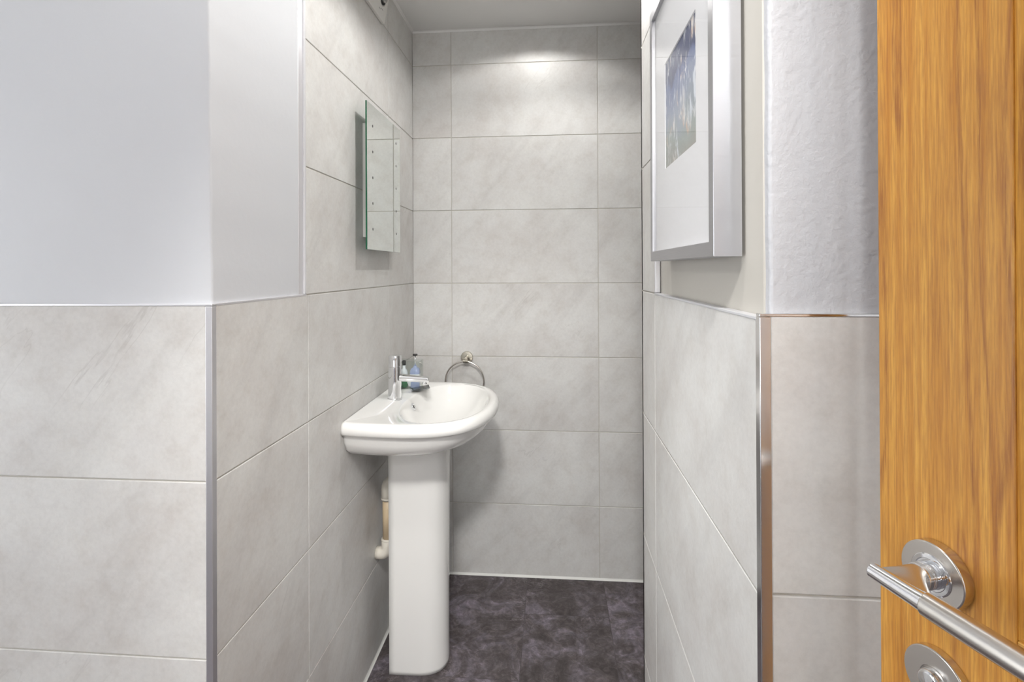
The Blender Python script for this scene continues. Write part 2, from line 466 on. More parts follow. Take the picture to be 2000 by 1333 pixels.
# ------------------------------------------------------------------ the room
bm = bmesh.new(); box(bm, (HX0 - 0.1, HY0 - 0.1, -0.05), (HX1 + 0.1, YB + 0.1, 0.0))
tag(link('floor', bm, M['floor']), 'dark purple-grey slate-effect vinyl tile floor', 'floor', kind='structure')
bm = bmesh.new(); box(bm, (HX0 - 0.1, HY0 - 0.1, CEIL), (HX1 + 0.1, YB + 0.1, CEIL + 0.05))
tag(link('ceiling', bm, M['ceiling']), 'plain pale grey painted ceiling', 'ceiling', kind='structure')

# back wall
bm = bmesh.new(); tiled(bm, 'y', YB, -1, XL - 0.0, AX1, 0, CEIL, [-0.4146, 0.1879, 0.7904], rows_of(ZB))
box(bm, (XL - 0.1, YB + 0.011, 0), (AX1 + 0.1, YB + 0.1, CEIL), 1)
tag(link('wall_back', bm, [M['tile'], M['grout']]), 'far wall fully covered in pale grey stone-effect tiles', 'wall', kind='structure')

# left wall: tiles to the trim height, then tiles only beyond the upright trim
bm = bmesh.new()
YT = 1.1615
tiled(bm, 'x', XL, 1, YF + 0.0115, YB, 0, ZB - 0.0013, [1.168, 1.7705], rows_of(ZB))
tiled(bm, 'x', XL, 1, YT, YB, ZB + 0.0013, CEIL, [1.7705], rows_of(ZB))
box(bm, (XL - 0.1, YF + 0.02, 0), (XL - 0.0119, YB, CEIL), 1)
box(bm, (XL - 0.0118, YT, ZB - 0.0013), (XL - 0.0022, YB, ZB + 0.0013), 1)
wl = tag(link('wall_left', bm, [M['tile'], M['grout']]), 'left wall behind the basin, pale grey tiles with a white painted upper corner', 'wall', kind='structure')

bm = bmesh.new(); tiled(bm, 'y', YF, -1, HX0, XL - 0.0115, 0, ZB - 0.002, [-1.185], rows_of(ZB))
box(bm, (HX0, YF + 0.0119, 0), (XL - 0.0119, YF + 0.1, CEIL), 1)
wlf = tag(link('wall_left_front', bm, [M['tile'], M['grout']]), 'near left wall facing the lens, grey tiles below white paint', 'wall', kind='structure')


def plaster(name, parent, m, corner_x, corner_y, sx, xa, yb, z0, z1, lean, seed, amp):
    """painted skin that turns an outer corner: one face looks to -y, the other to +/-x"""
    bm = bmesh.new(); nz = int((z1 - z0) / 0.012) + 1
    cols = []
    for i in range(nz + 1):
        z = z0 + (z1 - z0) * i / nz
        j = noise.noise(Vector((seed, z * 14, 0))) * amp + noise.noise(Vector((seed + 9, z * 55, 0))) * amp * 0.5
        cx = corner_x - sx * lean * (z - z0) / (z1 - z0) + sx * j
        r = 0.004
        prof = [(xa, corner_y)]
        prof += [(cx - sx * 0.02, corner_y)]
        for k in range(5):
            a = PI / 2 * k / 4
            prof.append((cx - sx * r + sx * r * math.sin(a), corner_y + r - r * math.cos(a)))
        prof += [(cx, corner_y + 0.02), (corner_x, yb)]
        cols.append([bm.verts.new((x, y, z)) for x, y in prof])
    for a, b in zip(cols, cols[1:]):
        for k in range(len(a) - 1): bm.faces.new((a[k], a[k + 1], b[k + 1], b[k]))
    o = link(name, bm, m, parent, smooth=True)
    return o


plaster('painted_plaster', wlf, M['paint'], XL - 0.004, YF + 0.007, 1, HX0, YT - 0.008, ZB + 0.001, CEIL, 0.010, 3.0, 0.0012)

# short wall on the right
bm = bmesh.new()
YP = 1.1375
tiled(bm, 'x', XR, -1, YG + 0.0115, YRE, 0, ZR - 0.0013, [YP], rows_of(ZR))
tiled(bm, 'x', XR, -1, YP, YRE, ZR + 0.0013, CEIL, [], rows_of(ZR))
tiled(bm, 'y', YRE, 1, XR, AX1, 0, CEIL, [0.55], rows_of(ZR))
box(bm, (XR + 0.0119, YG + 0.02, 0), (HX1, YRE - 0.0119, CEIL), 1)
box(bm, (XR + 0.0022, YP, ZR - 0.0013), (XR + 0.0118, YRE - 0.009, ZR + 0.0013), 1)
wr = tag(link('wall_right', bm, [M['tile'], M['grout']]), 'right wall under the picture, pale tiles with white paint above', 'wall', kind='structure')
bm = bmesh.new(); tiled(bm, 'y', YG, -1, XR + 0.0115, HX1, 0, ZG - 0.002, [0.80, 1.4], rows_of(ZG))
box(bm, (XR + 0.02, YG + 0.0119, 0), (HX1, YG + 0.02, CEIL), 1)
wrf = tag(link('wall_right_front', bm, [M['tile'], M['grout']]), 'near right wall beside the oak door, darker tiles below textured white paint', 'wall', kind='structure')
plaster('painted_plaster', wrf, M['paint_rough'], XR + 0.014, YG + 0.0085, -1, HX1, YP + 0.006, ZR + 0.001, CEIL, -0.0008, 12.0, 0.0012)
bm = bmesh.new(); box(bm, (AX1, YRE, 0), (AX1 + 0.08, YB, CEIL))
tag(link('wall_right_recess', bm, M['tile']), 'end wall of the hidden recess on the right', 'wall', kind='structure')

# room behind the lens
bm = bmesh.new(); box(bm, (HX0 - 0.1, HY0, 0), (HX0, YF + 0.1, CEIL))
tag(link('wall_hall_left', bm, M['hall']), 'plain white wall left of the lens', 'wall', kind='structure')
bm = bmesh.new(); box(bm, (HX1, HY0, 0), (HX1 + 0.1, YG + 0.02, CEIL))
tag(link('wall_hall_right', bm, M['hall']), 'plain white wall right of the lens', 'wall', kind='structure')
bm = bmesh.new(); box(bm, (HX0 - 0.1, HY0 - 0.1, 0), (HX1 + 0.1, HY0, CEIL))
tag(link('wall_rear', bm, M['hall']), 'plain white wall behind the lens', 'wall', kind='structure')

# trims
def trim(i, a, b, m, label, bev=0.0008):
    bm = bmesh.new(); box(bm, a, b)
    return tag(link('trim_%d' % i, bm, m, bev=bev), label, 'trim', kind='structure')


trim(1, (XL - 0.0115, YF - 0.0006, 0), (XL + 0.0005, YF + 0.0113, ZB - 0.003), M['trim'], 'upright chrome trim on the near left tiled corner')
trim(2, (HX0, YF - 0.0008, ZB - 0.0025), (XL + 0.0008, YF + 0.0075, ZB + 0.0012), M['trim'], 'chrome ledge trim capping the near left wall tiles')
trim(3, (XL - 0.011, YF + 0.0078, ZB - 0.0025), (XL + 0.0008, YT - 0.001, ZB + 0.0012), M['trim'], 'chrome ledge trim running back along the left wall')
trim(4, (XL - 0.011, YT - 0.030, ZB + 0.0013), (XL - 0.0035, YT - 0.009, CEIL), M['trim'], 'flat chrome flange beside the upright trim on the left wall')
trim(5, (XL - 0.011, YT - 0.0088, ZB + 0.0013), (XL + 0.0008, YT - 0.0002, CEIL), M['white_trim'], 'upright white trim edging the upper tiles of the left wall', 0.003)
trim(6, (XR - 0.0005, YG - 0.0006, 0), (XR + 0.0115, YG + 0.0113, ZG - 0.003), M['trim_polished'], 'upright polished trim on the near right tiled corner')
trim(7, (XR - 0.0008, YG - 0.0008, ZG - 0.0026), (HX1, YG + 0.009, ZG + 0.0006), M['trim_polished'], 'polished ledge trim capping the near right wall tiles')
trim(8, (XR - 0.0008, YG + 0.0092, ZR - 0.0025), (XR + 0.014, YP - 0.001, ZR + 0.0012), M['white_trim'], 'white ledge trim below the picture on the right wall')
trim(9, (XR - 0.0008, YP - 0.010, ZR + 0.0013), (XR + 0.011, YP - 0.0002, CEIL), M['trim'], 'upright chrome trim edging the tiles beyond the picture', 0.002)


def bead(i, pts, label, s=0.007, m='silicone'):
    bm = bmesh.new()
    (x0, y0, z0), (x1, y1, z1), (nx, ny), dz = pts
    a = Vector((x0, y0, z0)); b = Vector((x1, y1, z1)); n = Vector((nx, ny, 0)) * s; u = Vector((0, 0, dz * s))
    t = (b - a).normalized()
    rings(bm, [[p, p + n, p + n * 0.35 + u * 0.35, p + u] for p in (a, b)])
    tag(link('trim_%d' % i, bm, M[m]), label, 'trim', kind='structure')


bead(10, ((XL, YB, 0.0005), (AX1, YB, 0.0005), (0, -1), 1), 'white silicone bead where the far wall meets the floor')
bead(11, ((XL, YF, 0.0005), (XL, YB, 0.0005), (1, 0), 1), 'white silicone bead where the left wall meets the floor')
bead(12, ((XL, YB, CEIL - 0.0005), (AX1, YB, CEIL - 0.0005), (0, -1), -1), 'pale sealant line between far wall and ceiling', 0.008, 'ceiling')
bead(13, ((XL, YF, CEIL - 0.0005), (XL, YB, CEIL - 0.0005), (1, 0), -1), 'pale sealant line between left wall and ceiling', 0.008, 'ceiling')

# ------------------------------------------------------------------ oak door, open towards the lens
A = math.radians(17.46)
face = Vector((0.3221, 0.4522, 0))                       # foot of the handle axis on the door face
door = empty('door_1', (face.x, face.y, 0), A)           # local +y runs to the free edge, local -x is the visible face
tag(door, 'open oak panelled door with a steel lever handle', 'door', kind='structure')
T = 0.040; SE, SH, STW = 0.055, -0.705, 0.108
TOP = 1.985
bm = bmesh.new()
box(bm, (0, SE - STW, 0.008), (T, SE, TOP))
box(bm, (0, SH, 0.008), (T, SH + STW, TOP))
link('stile', bm, M['oak'], door, bev=0.0015)
bm = bmesh.new()
ZP0 = H - 0.274
for z0, z1 in ((0.008, 0.21), (0.79, ZP0), (1.87, TOP)):
    box(bm, (0.0003, SH + STW, z0), (T - 0.0003, SE - STW, z1))
link('rail', bm, M['oak_h'], door, bev=0.0012)
for z0, z1 in ((ZP0, 1.87), (0.21, 0.79)):
    bm = bmesh.new()
    y0, y1 = SH + STW, SE - STW
    lp = []
    for ins, dx in ((-0.004, 0.020), (0.0, 0.013), (0.003, 0.013), (0.008, 0.010), (0.045, 0.003), (0.048, 0.003)):
        lp.append([(dx, y0 + ins, z0 + ins), (dx, y1 - ins, z0 + ins), (dx, y1 - ins, z1 - ins), (dx, y0 + ins, z1 - ins)])
    rings(bm, lp, True, True)
    link('panel', bm, M['oak'], door)
    # moulding bead round the opening
    bm = bmesh.new()
    lp = []
    for ins, dx in ((0.0, 0.002), (0.003, 0.0008), (0.007, 0.003), (0.009, 0.012)):
        lp.append([(dx, y0 + ins, z0 + ins), (dx, y1 - ins, z0 + ins), (dx, y1 - ins, z1 - ins), (dx, y0 + ins, z1 - ins)])
    rings(bm, lp, False, False)
    link('moulding', bm, M['oak'], door)

HZ = H - 0.255
bm = bmesh.new()                                           # round rose
lathe(bm, [(0.026, 0.0), (0.026, 0.0095), (0.0252, 0.0103), (0.0168, 0.0103)], (0, 0, HZ), (-1, 0, 0), 64)
rose = link('handle_rose', bm, M['steel'], door, bev=0.0004)
bm = bmesh.new()
lathe(bm, [(0.0164, 0.008), (0.0164, 0.0108), (0.0155, 0.0116), (0.0128, 0.0118), (0.0124, 0.0112), (0.0108, 0.0112), (0.0106, 0.018), (0.0098, 0.0185), (0.0098, 0.0195), (0.0105, 0.020), (0.0103, 0.024)], (0, 0, HZ), (-1, 0, 0), 48)
link('neck_collar', bm, M['chrome'], rose, smooth=True, bev=0.0002)
lever = empty('door_handle', (0, 0, 0)); lever.parent = door
lever['label'] = 'satin steel lever with a straight round grip'
bm = bmesh.new()                                           # neck flaring from round into a flat blade at the grip
lp = []
for t in range(9):
    f = t / 8; x = -0.022 - 0.030 * f
    e = f * f * (3 - 2 * f)
    w0 = -0.0098 - 0.020 * e; w1 = 0.0098 + 0.006 * e; hh = 0.0098 * (1 - e) + 0.0042 * e
    l = []
    for k in range(32):
        a = 2 * PI * k / 32
        ca, sa = math.cos(a), math.sin(a)
        q = 1 - 0.45 * e
        y = (w0 + w1) / 2 + (w1 - w0) / 2 * math.copysign(abs(ca) ** q, ca)
        l.append((x, y, HZ + hh * math.copysign(abs(sa) ** q, sa)))
    lp.append(l)
rings(bm, lp)
link('lever_neck', bm, M['steel'], lever, smooth=True, bev=0.0004)
GX = -0.052
bm = bmesh.new()
tube(bm, [(GX, 0.0165, HZ), (GX, 0.0158, HZ), (GX, -0.020, HZ), (GX, -0.0285, HZ)], [0.0055, 0.0062, 0.0072, 0.0078], 28)
link('lever_end', bm, M['chrome'], lever, smooth=True, bev=0.0006)
bm = bmesh.new()
tube(bm, [(GX, -0.0285, HZ), (GX, -0.0292, HZ), (GX, -0.125, HZ), (GX, -0.1258, HZ)], [0.0086, 0.0092, 0.0092, 0.0084], 36)
link('lever_grip', bm, M['steel'], lever, smooth=True, bev=0.0004)

LZ = H - 0.3445
bm = bmesh.new()
lathe(bm, [(0.026, 0.0), (0.026, 0.0070), (0.0252, 0.0080), (0.0115, 0.0080), (0.0105, 0.0072)], (0, 0, LZ), (-1, 0, 0), 64)
ro2 = link('lock_rose', bm, M['steel'], door, bev=0.0004)
bm = bmesh.new()
lathe(bm, [(0.0100, 0.006), (0.0100, 0.0125), (0.0088, 0.0145), (0.004, 0.0150)], (0, 0, LZ), (-1, 0, 0), 40)
link('thumb_turn', bm, M['chrome'], ro2, smooth=True, bev=0.0012)
for z in (0.25, 1.0, 1.75):
    bm = bmesh.new()
    lathe(bm, [(0.006, z - 0.05), (0.006, z + 0.05)], (-0.004, SH - 0.003, 0), (0, 0, 1), 16)
    link('hinge', bm, M['steel'], door)

# ------------------------------------------------------------------ basin on its pedestal
BY = 1.612
basin = empty('pedestal_basin', (XL + 0.0008, BY, 0))
tag(basin, 'white ceramic wash basin on a full pedestal against the left tiled wall', 'basin')
half = [(0.262, 0.0), (0.270, 0.04), (0.276, 0.10), (0.279, 0.16), (0.276, 0.21), (0.266, 0.26), (0.247, 0.305), (0.215, 0.343), (0.170, 0.372), (0.115, 0.392), (0.058, 0.402), (0.0, 0.405)]


def cr(P, t):
    i = int(t); f = t - i; n = len(P) - 1
    g = lambda k: Vector(P[max(0, min(n, k))])
    a, b, c, d = g(i - 1), g(i), g(i + 1), g(i + 2)
    return 0.5 * ((2 * b) + (c - a) * f + (2 * a - 5 * b + 4 * c - d) * f * f + (3 * b - a - 3 * c + d) * f ** 3)


side = [cr(half, (len(half) - 1) * k / 44 * 0.99999) for k in range(45)]
outl = [(p.y, p.x) for p in side] + [(p.y, -p.x) for p in side[-2::-1]]          # (u out of wall, v along it)
nb = 24
outl += [(0.0, -0.262 + 0.524 * k / nb) for k in range(1, nb)]
NO = len(outl)
BU = 0.240


def bowl(u, v, su, sb, sv, cu=BU):
    """point of the bowl outline lying in the direction of outline point (u, v)"""
    a = math.atan2(v, u - BU)
    c, s = math.cos(a), math.sin(a)
    au = su if c > 0 else sb
    e = 2.35 if c < 0 else 2.1
    r = (abs(c / au) ** e + abs(s / sv) ** e) ** (-1 / e)
    return cu + r * c, r * s


def oring(z, iu, iv): return [(u * (1 - iu / 0.405), v * (1 - iv / 0.277), z) for u, v in outl]
def sring(z, su, sv): return [(u * su, v * sv, z) for u, v in outl]


RZ = H - 0.420
bm = bmesh.new()
L = []
L.append([(0.10 + (p[0] - 0.10) * 0.2, p[1] * 0.2, RZ - 0.116) for p in sring(0, .6, .55)])
L.append(sring(RZ - 0.116, .64, .60))
L.append(sring(RZ - 0.113, .70, .67))
L.append(sring(RZ - 0.102, .79, .77))
L.append(sring(RZ - 0.085, .875, .865))
L.append(sring(RZ - 0.062, .93, .915))
L.append(sring(RZ - 0.043, .948, .932))
L.append(sring(RZ - 0.0385, .953, .938))
L.append(sring(RZ - 0.036, .965, .955))
L.append(sring(RZ - 0.034, .985, .98))
L.append(sring(RZ - 0.029, .997, .996))
L.append(oring(RZ - 0.020, 0, 0))
L.append(oring(RZ - 0.012, .0015, .0015))
L.append(oring(RZ - 0.005, .006, .006))
L.append(oring(RZ - 0.0012, .012, .012))
L.append(oring(RZ, .019, .019))
L.append(oring(RZ - 0.0005, .026, .026))
def bring(z, su, sb, sv, cu=BU): return [(*bowl(u, v, su, sb, sv, cu), z) for u, v in outl]
L.append(bring(RZ - 0.0015, .136, .134, .240))
L.append(bring(RZ - 0.004, .131, .130, .235))
L.append(bring(RZ - 0.010, .126, .126, .230))
L.append(bring(RZ - 0.025, .119, .118, .219))
L.append(bring(RZ - 0.048, .107, .105, .198))
L.append(bring(RZ - 0.070, .088, .078, .165))
L.append(bring(RZ - 0.086, .060, .055, .115))
L.append(bring(RZ - 0.093, .030, .030, .050))
L.append(bring(RZ - 0.095, .019, .019, .019))
rings(bm, [[(x, y, z) for x, y, z in l] for l in L])
link('basin', bm, M['ceramic'], basin, smooth=True)

bm = bmesh.new()
lathe(bm, [(0.0185, 0), (0.018, 0.0015), (0.012, 0.0022), (0.010, 0.0005)], (BU, 0, RZ - 0.0948), (0, 0, 1), 32)
link('plug_hole', bm, M['chrome'], basin, smooth=True)
bm = bmesh.new()                                          # overflow ring with its dark slot
oa = Vector((0.90, 0, 0.43)).normalized()
oc = Vector((0.1265, 0.014, RZ - 0.026))
lathe(bm, [(0.0066, -0.003), (0.0112, -0.003), (0.0124, 0.0), (0.0120, 0.0020), (0.0095, 0.0030), (0.0074, 0.0024), (0.0068, -0.0015)], oc, oa, 32, False, False)
ov = link('overflow_ring', bm, M['chrome'], basin, smooth=True)
bm = bmesh.new(); lathe(bm, [(0.0072, 0.0002), (0.001, 0.0003)], oc, oa, 24)
link('overflow_hole', bm, M['hole'], ov)

# pedestal: flat-sided, rounded front, open back
bm = bmesh.new()
lp = []
def pedr(z, wy, xf, xb=0.066):
    r = 0.074
    pts = [(xb, -wy), (xb + 0.02, -wy)]
    n = 22
    xs = xf - (xf - xb) * 0.55
    for k in range(n + 1):
        a = -PI / 2 + PI * k / n
        c, s = math.cos(a), math.sin(a)
        e = 2 / 2.25
        pts.append((xs + (xf - xs) * abs(c) ** e, wy * math.copysign(abs(s) ** e, s)))
    pts += [(xb + 0.02, wy), (xb, wy), (xb, wy - 0.012), (xb + 0.03, wy - 0.014)]
    m = 8
    for k in range(m + 1):
        a = PI / 2 - PI * k / m
        pts.append((xs + (xf - xs - 0.014) * math.cos(a), (wy - 0.014) * math.sin(a)))
    pts += [(xb + 0.03, -wy + 0.014), (xb, -wy + 0.012)]
    return [(x, y, z) for x, y in pts]
for z, wy, xf in ((0.0006, .0735, .240), (0.012, .0735, .240), (0.03, .0735, .240), (0.12, .073, .2395), (0.35, .0735, .2405), (0.6, .075, .2435), (0.70, .077, .246), (RZ - 0.112, .081, .250)):
    lp.append(pedr(z, wy, xf))
rings(bm, lp)
o = link('pedestal', bm, M['ceramic'], basin, bev=0.0)
for p in o.data.polygons: p.use_smooth = abs(p.normal.z) < 0.5
o.location = (0, 0.016, 0)

# mixer tap
tap = empty('mixer_tap', (0.067, 0.008, RZ)); tap.parent = basin
tap['label'] = 'chrome cylindrical mixer tap'
bm = bmesh.new()
lathe(bm, [(0.0235, -0.002), (0.0235, 0.003), (0.0212, 0.0045), (0.0208, 0.105)], (0, 0, 0), (0, 0, 1), 48)
link('tap_body', bm, M['chrome'], tap, smooth=True, bev=0.0008)
bm = bmesh.new()
lathe(bm, [(0.0196, 0.104), (0.0196, 0.1065), (0.0210, 0.107), (0.0210, 0.1405), (0.0200, 0.142), (0.0, 0.142)][:5], (0, 0, 0), (0, 0, 1), 48)
link('tap_lever', bm, M['chrome'], tap, smooth=True, bev=0.0006)
bm = bmesh.new()
sp = []
for k in range(7):
    f = k / 6
    sp.append((0.012 + 0.098 * f, 0, 0.070 - 0.006 * f))
tube(bm, sp, [0.0125, 0.0120, 0.0112, 0.0108, 0.0106, 0.0106, 0.0106], 28)
tube(bm, [(0.098, 0, 0.058), (0.098, 0, 0.049)], [0.0088, 0.0088], 20)
link('tap_spout', bm, M['chrome'], tap, smooth=True, bev=0.0015)

# ------------------------------------------------------------------ things on the basin ledge
bx, by = XL + 0.075, BY + 0.165
RZT = RZ + 0.0006
bm = bmesh.new()
cw, cd, chh, th = 0.080, 0.050, 0.098, 0.0022
outer = [(-cw / 2, -cd / 2), (cw / 2, -cd / 2), (cw / 2, cd / 2), (-cw / 2, cd / 2)]
inner = [(x - math.copysign(th, x), y - math.copysign(th, y)) for x, y in outer]
rings(bm, [[(x, y, 0) for x, y in outer], [(x, y, chh) for x, y in outer], [(x, y, chh) for x, y in inner], [(x, y, th) for x, y in inner]])
o = link('toiletry_holder', bm, M['acrylic']); o.location = (bx, by, RZT)
tag(o, 'clear acrylic holder of toiletries standing behind the tap', 'holder')

bt = empty('pump_bottle', (bx + 0.018, by - 0.003, RZT + th + 0.0005))
tag(bt, 'small pale blue pump bottle with a dark flat pump head, in the clear holder', 'bottle')
bm = bmesh.new()
def rrect(wx, wy, z, r=0.35, n=24):
    out = []
    for k in range(n):
        a = 2 * PI * k / n; c, s = math.cos(a), math.sin(a)
        out.append((wx * math.copysign(abs(c) ** 0.6, c), wy * math.copysign(abs(s) ** 0.6, s), z))
    return out
rings(bm, [rrect(.017, .013, 0), rrect(.018, .0145, .003), rrect(.018, .0145, .055), rrect(.014, .012, .066), rrect(.006, .006, .071), rrect(.006, .006, .076)])
link('bottle_body', bm, M['blue'], bt, smooth=True)
bm = bmesh.new()
rings(bm, [rrect(.0184, .0148, .022), rrect(.0184, .0148, .048)], False, False)
link('bottle_label', bm, M['white_wrap'], bt, smooth=True)
bm = bmesh.new(); lathe(bm, [(0.0022, .075), (0.0022, .112)], n=16)
link('pump_stem', bm, M['chrome'], bt, smooth=True)
bm = bmesh.new(); lathe(bm, [(0.004, .1115), (0.0085, .1125), (0.0085, .1165), (0.006, .1175)], n=28)
link('pump_head', bm, M['dark_plastic'], bt, smooth=True)

gb = empty('shampoo_bottle', (bx - 0.022, by - 0.004, RZT + th + 0.0005))
tag(gb, 'tiny bottle with a black cap and green contents, in the clear holder beside the tap', 'bottle')
bm = bmesh.new(); lathe(bm, [(0.0125, 0), (0.0135, .002), (0.0135, .042)], n=32)
link('green_contents', bm, M['green'], gb, smooth=True)
bm = bmesh.new(); lathe(bm, [(0.0135, .0421), (0.0135, .050), (0.010, .060), (0.0055, .066), (0.005, .078)], n=32)
link('bottle_body', bm, M['white_wrap'], gb, smooth=True)
bm = bmesh.new(); lathe(bm, [(0.0065, .0782), (0.0065, .092), (0.005, .094)], n=28)
link('bottle_cap', bm, M['dark_plastic'], gb, smooth=True)

# crumpled wrapped soap
bm = bmesh.new()
bmesh.ops.create_icosphere(bm, subdivisions=4, radius=1)
for v in bm.verts:
    c = v.co.copy(); k = 1 + 0.35 * noise.noise(c * 2.6) + 0.12 * noise.noise(c * 7)
    v.co = Vector((c.x * 0.0085, c.y * 0.006, c.z * 0.018)) * k
o = link('wrapped_soap', bm, M['white_wrap'], smooth=False); o.location = (bx + 0.0015, by - 0.0135, RZT + th + 0.0235)
tag(o, 'crumpled white wrapped soap in the clear holder between the two bottles', 'soap')

# foil sachet
bm = bmesh.new()
nx, ny = 22, 16
def sach(s):
    rows = []
    for j in range(ny + 1):
        r = []
        for i in range(nx + 1):
            a, b = i / nx * 2 - 1, j / ny * 2 - 1
            puff = (1 - a ** 4) * (1 - b ** 4)
            cr_ = 0.0012 * noise.noise(Vector((a * 3, b * 3, 4)))
            curl = 0.0035 * (a * 0.5 + 0.5) ** 2 + 0.004 * (a * 0.5 + 0.5) * max(0, b)
            r.append(bm.verts.new((a * 0.030, b * 0.021, 0.0048 + s * 0.0036 * puff + cr_ + curl)))
        rows.append(r)
    return rows
tp, bo = sach(1), sach(-1)
for R_ in (tp, bo):
    for a, b in zip(R_, R_[1:]):
        for i in range(nx): bm.faces.new((a[i], a[i + 1], b[i + 1], b[i]))
for i in range(nx):
    bm.faces.new((tp[0][i], tp[0][i + 1], bo[0][i + 1], bo[0][i])); bm.faces.new((tp[-1][i], tp[-1][i + 1], bo[-1][i + 1], bo[-1][i]))
for j in range(ny):
    bm.faces.new((tp[j][0], tp[j + 1][0], bo[j + 1][0], bo[j][0])); bm.faces.new((tp[j][-1], tp[j + 1][-1], bo[j + 1][-1], bo[j][-1]))
o = link('foil_sachet', bm, M['foil'], smooth=True); o.location = (XL + 0.122, BY + 0.128, RZT + 0.0005); o.rotation_euler = (0, 0, math.radians(22))
tag(o, 'dark glossy foil sachet lying on the basin rim beside the holder', 'sachet')

# ------------------------------------------------------------------ waste pipe
wp = empty('waste_pipe', (XL, 1.632, H - 0.927))
tag(wp, 'cream plastic waste pipe elbowing into the wall behind the pedestal', 'pipe')
PX = 0.038
zt = 0.237
bm = bmesh.new(); tube(bm, [(PX, 0, 0.045), (PX, 0, 0.185)], 0.0160, 24)
link('pipe', bm, M['pipe'], wp, smooth=True)
bm = bmesh.new()
pts = [(0.001, 0, 0), (PX - 0.024, 0, 0)] + [tuple(q) for q in arc((PX - 0.024, 0, 0.024), (1, 0, 0), (0, 0, 1), 0.024, -PI / 2, 0, 8)[1:]] + [(PX, 0, 0.05)]
tube(bm, pts, 0.0198, 28)
link('elbow', bm, M['pipe_white'], wp, smooth=True)
bm = bmesh.new()
pts = [(PX, 0, 0.175), (PX, 0, zt - 0.024)] + [tuple(q) for q in arc((PX + 0.024, 0, zt - 0.024), (1, 0, 0), (0, 0, 1), 0.024, PI, PI / 2, 8)[1:]] + [(PX + 0.10, 0, zt)]
tube(bm, pts, 0.0198, 28)
link('elbow', bm, M['pipe_white'], wp, smooth=True)
for z in (0.046, 0.180):
    bm = bmesh.new(); lathe(bm, [(0.0200, z - 0.0025), (0.0208, z - 0.0015), (0.0208, z + 0.0015), (0.0200, z + 0.0025)], (PX, 0, 0), (0, 0, 1), 28)
    link('pipe_collar', bm, M['pipe_white'], wp, smooth=True)

# ------------------------------------------------------------------ towel ring
tr = empty('towel_ring', (-0.352, YB, H - 0.364))
tag(tr, 'round polished steel towel ring on the far wall behind the basin', 'towel ring')
bm = bmesh.new(); lathe(bm, [(0.0250, 0.0), (0.0250, 0.007), (0.0235, 0.009), (0.010, 0.0095)], (0, 0, 0), (0, -1, 0), 40)
link('wall_plate', bm, M['aged_steel'], tr, smooth=True, bev=0.0005)
bm = bmesh.new()
lathe(bm, [(0.0075, 0.009), (0.0075, 0.035), (0.006, 0.037)], (0, 0, 0), (0, -1, 0), 24)
lathe(bm, [(0.0078, -0.010), (0.0078, 0.010)], (0, -0.036, -0.010), (1, 0, 0), 24)
link('ring_holder', bm, M['aged_steel'], tr, smooth=True, bev=0.0008)
bm = bmesh.new()
c = Vector((-0.004, -0.036, -0.012 - 0.079))
tube(bm, [c + Vector((0.079 * math.sin(2 * PI * k / 96), 0, 0.079 * math.cos(2 * PI * k / 96))) for k in range(96)], 0.0034, 14, closed=True)
link('ring', bm, M['steel'], tr, smooth=True)

# ------------------------------------------------------------------ mirror
mi = empty('wall_mirror', (XL, 1.613, H + 0.278))
tag(mi, 'frameless rectangular mirror with two columns of dots, standing off the left wall above the basin', 'mirror')
my, mz = 0.161, 0.2185
bm = bmesh.new(); box(bm, (0.035, -my, -mz), (0.0398, my, mz))
gl = link('glass_edge', bm, M['glass_edge'], mi, bev=0.0004)
bm = bmesh.new()
rings(bm, [[(0.0398, y, z) for y, z in ((-my + .0006, -mz + .0006), (my - .0006, -mz + .0006), (my - .0006, mz - .0006), (-my + .0006, mz - .0006))],
           [(0.0403, y, z) for y, z in ((-my + .0006, -mz + .0006), (my - .0006, -mz + .0006), (my - .0006, mz - .0006), (-my + .0006, mz - .0006))]])
link('mirror_face', bm, M['mirror'], mi)
for yy, z0, stp in ((1.4985 - 1.613, 0.4329 - 0.278, 0.0778), (1.729 - 1.613, 0.4368 - 0.278, 0.0783)):
    for k in range(5):
        bm = bmesh.new(); lathe(bm, [(0.0042, 0.0403), (0.0042, 0.0406)], (0, yy, z0 - k * stp), (1, 0, 0), 16)
        link('light_dot', bm, M['dot'], mi)
bm = bmesh.new(); box(bm, (0.0005, 1.520 - 1.613, 0.100 - 0.278), (0.0349, 0.095, 0.450 - 0.278))
link('back_box', bm, M['plastic'], mi, bev=0.001)

# ------------------------------------------------------------------ wall unit near the ceiling
wu = empty('wall_unit', (XL, 1.60, H + 0.839))
tag(wu, 'white wall-mounted plastic box with a round knob, high on the left wall by the ceiling', 'wall unit')
bm = bmesh.new()
prof = [(0.001, 0), (0.0105, 0.0), (0.0125, 0.004), (0.030, 0.10), (0.030, 0.138), (0.001, 0.14)]
rings(bm, [[(x, y, z) for x, z in prof] for y in (-0.10, 0.10)])
link('housing', bm, M['plastic'], wu, bev=0.0012)
nrm = Vector((0.096, 0, -0.0175)).normalized()
kc = Vector((0.0125 + 0.0175 * 0.62, 0.052, 0.004 + 0.096 * 0.62))
bm = bmesh.new(); lathe(bm, [(0.026, -0.001), (0.026, 0.0006), (0.024, 0.001), (0.024, -0.0005)], kc, nrm, 40)
link('knob_recess', bm, M['grey_plastic'], wu, smooth=True)
bm = bmesh.new(); lathe(bm, [(0.0225, 0.0), (0.0225, 0.0012), (0.016, 0.0013)], kc, nrm, 40)
link('knob_ring', bm, M['hole'], wu)
bm = bmesh.new(); lathe(bm, [(0.0150, 0.0), (0.0145, 0.009), (0.012, 0.011)], kc, nrm, 40)
link('knob', bm, M['grey_plastic'], wu, smooth=True)
bm = bmesh.new()
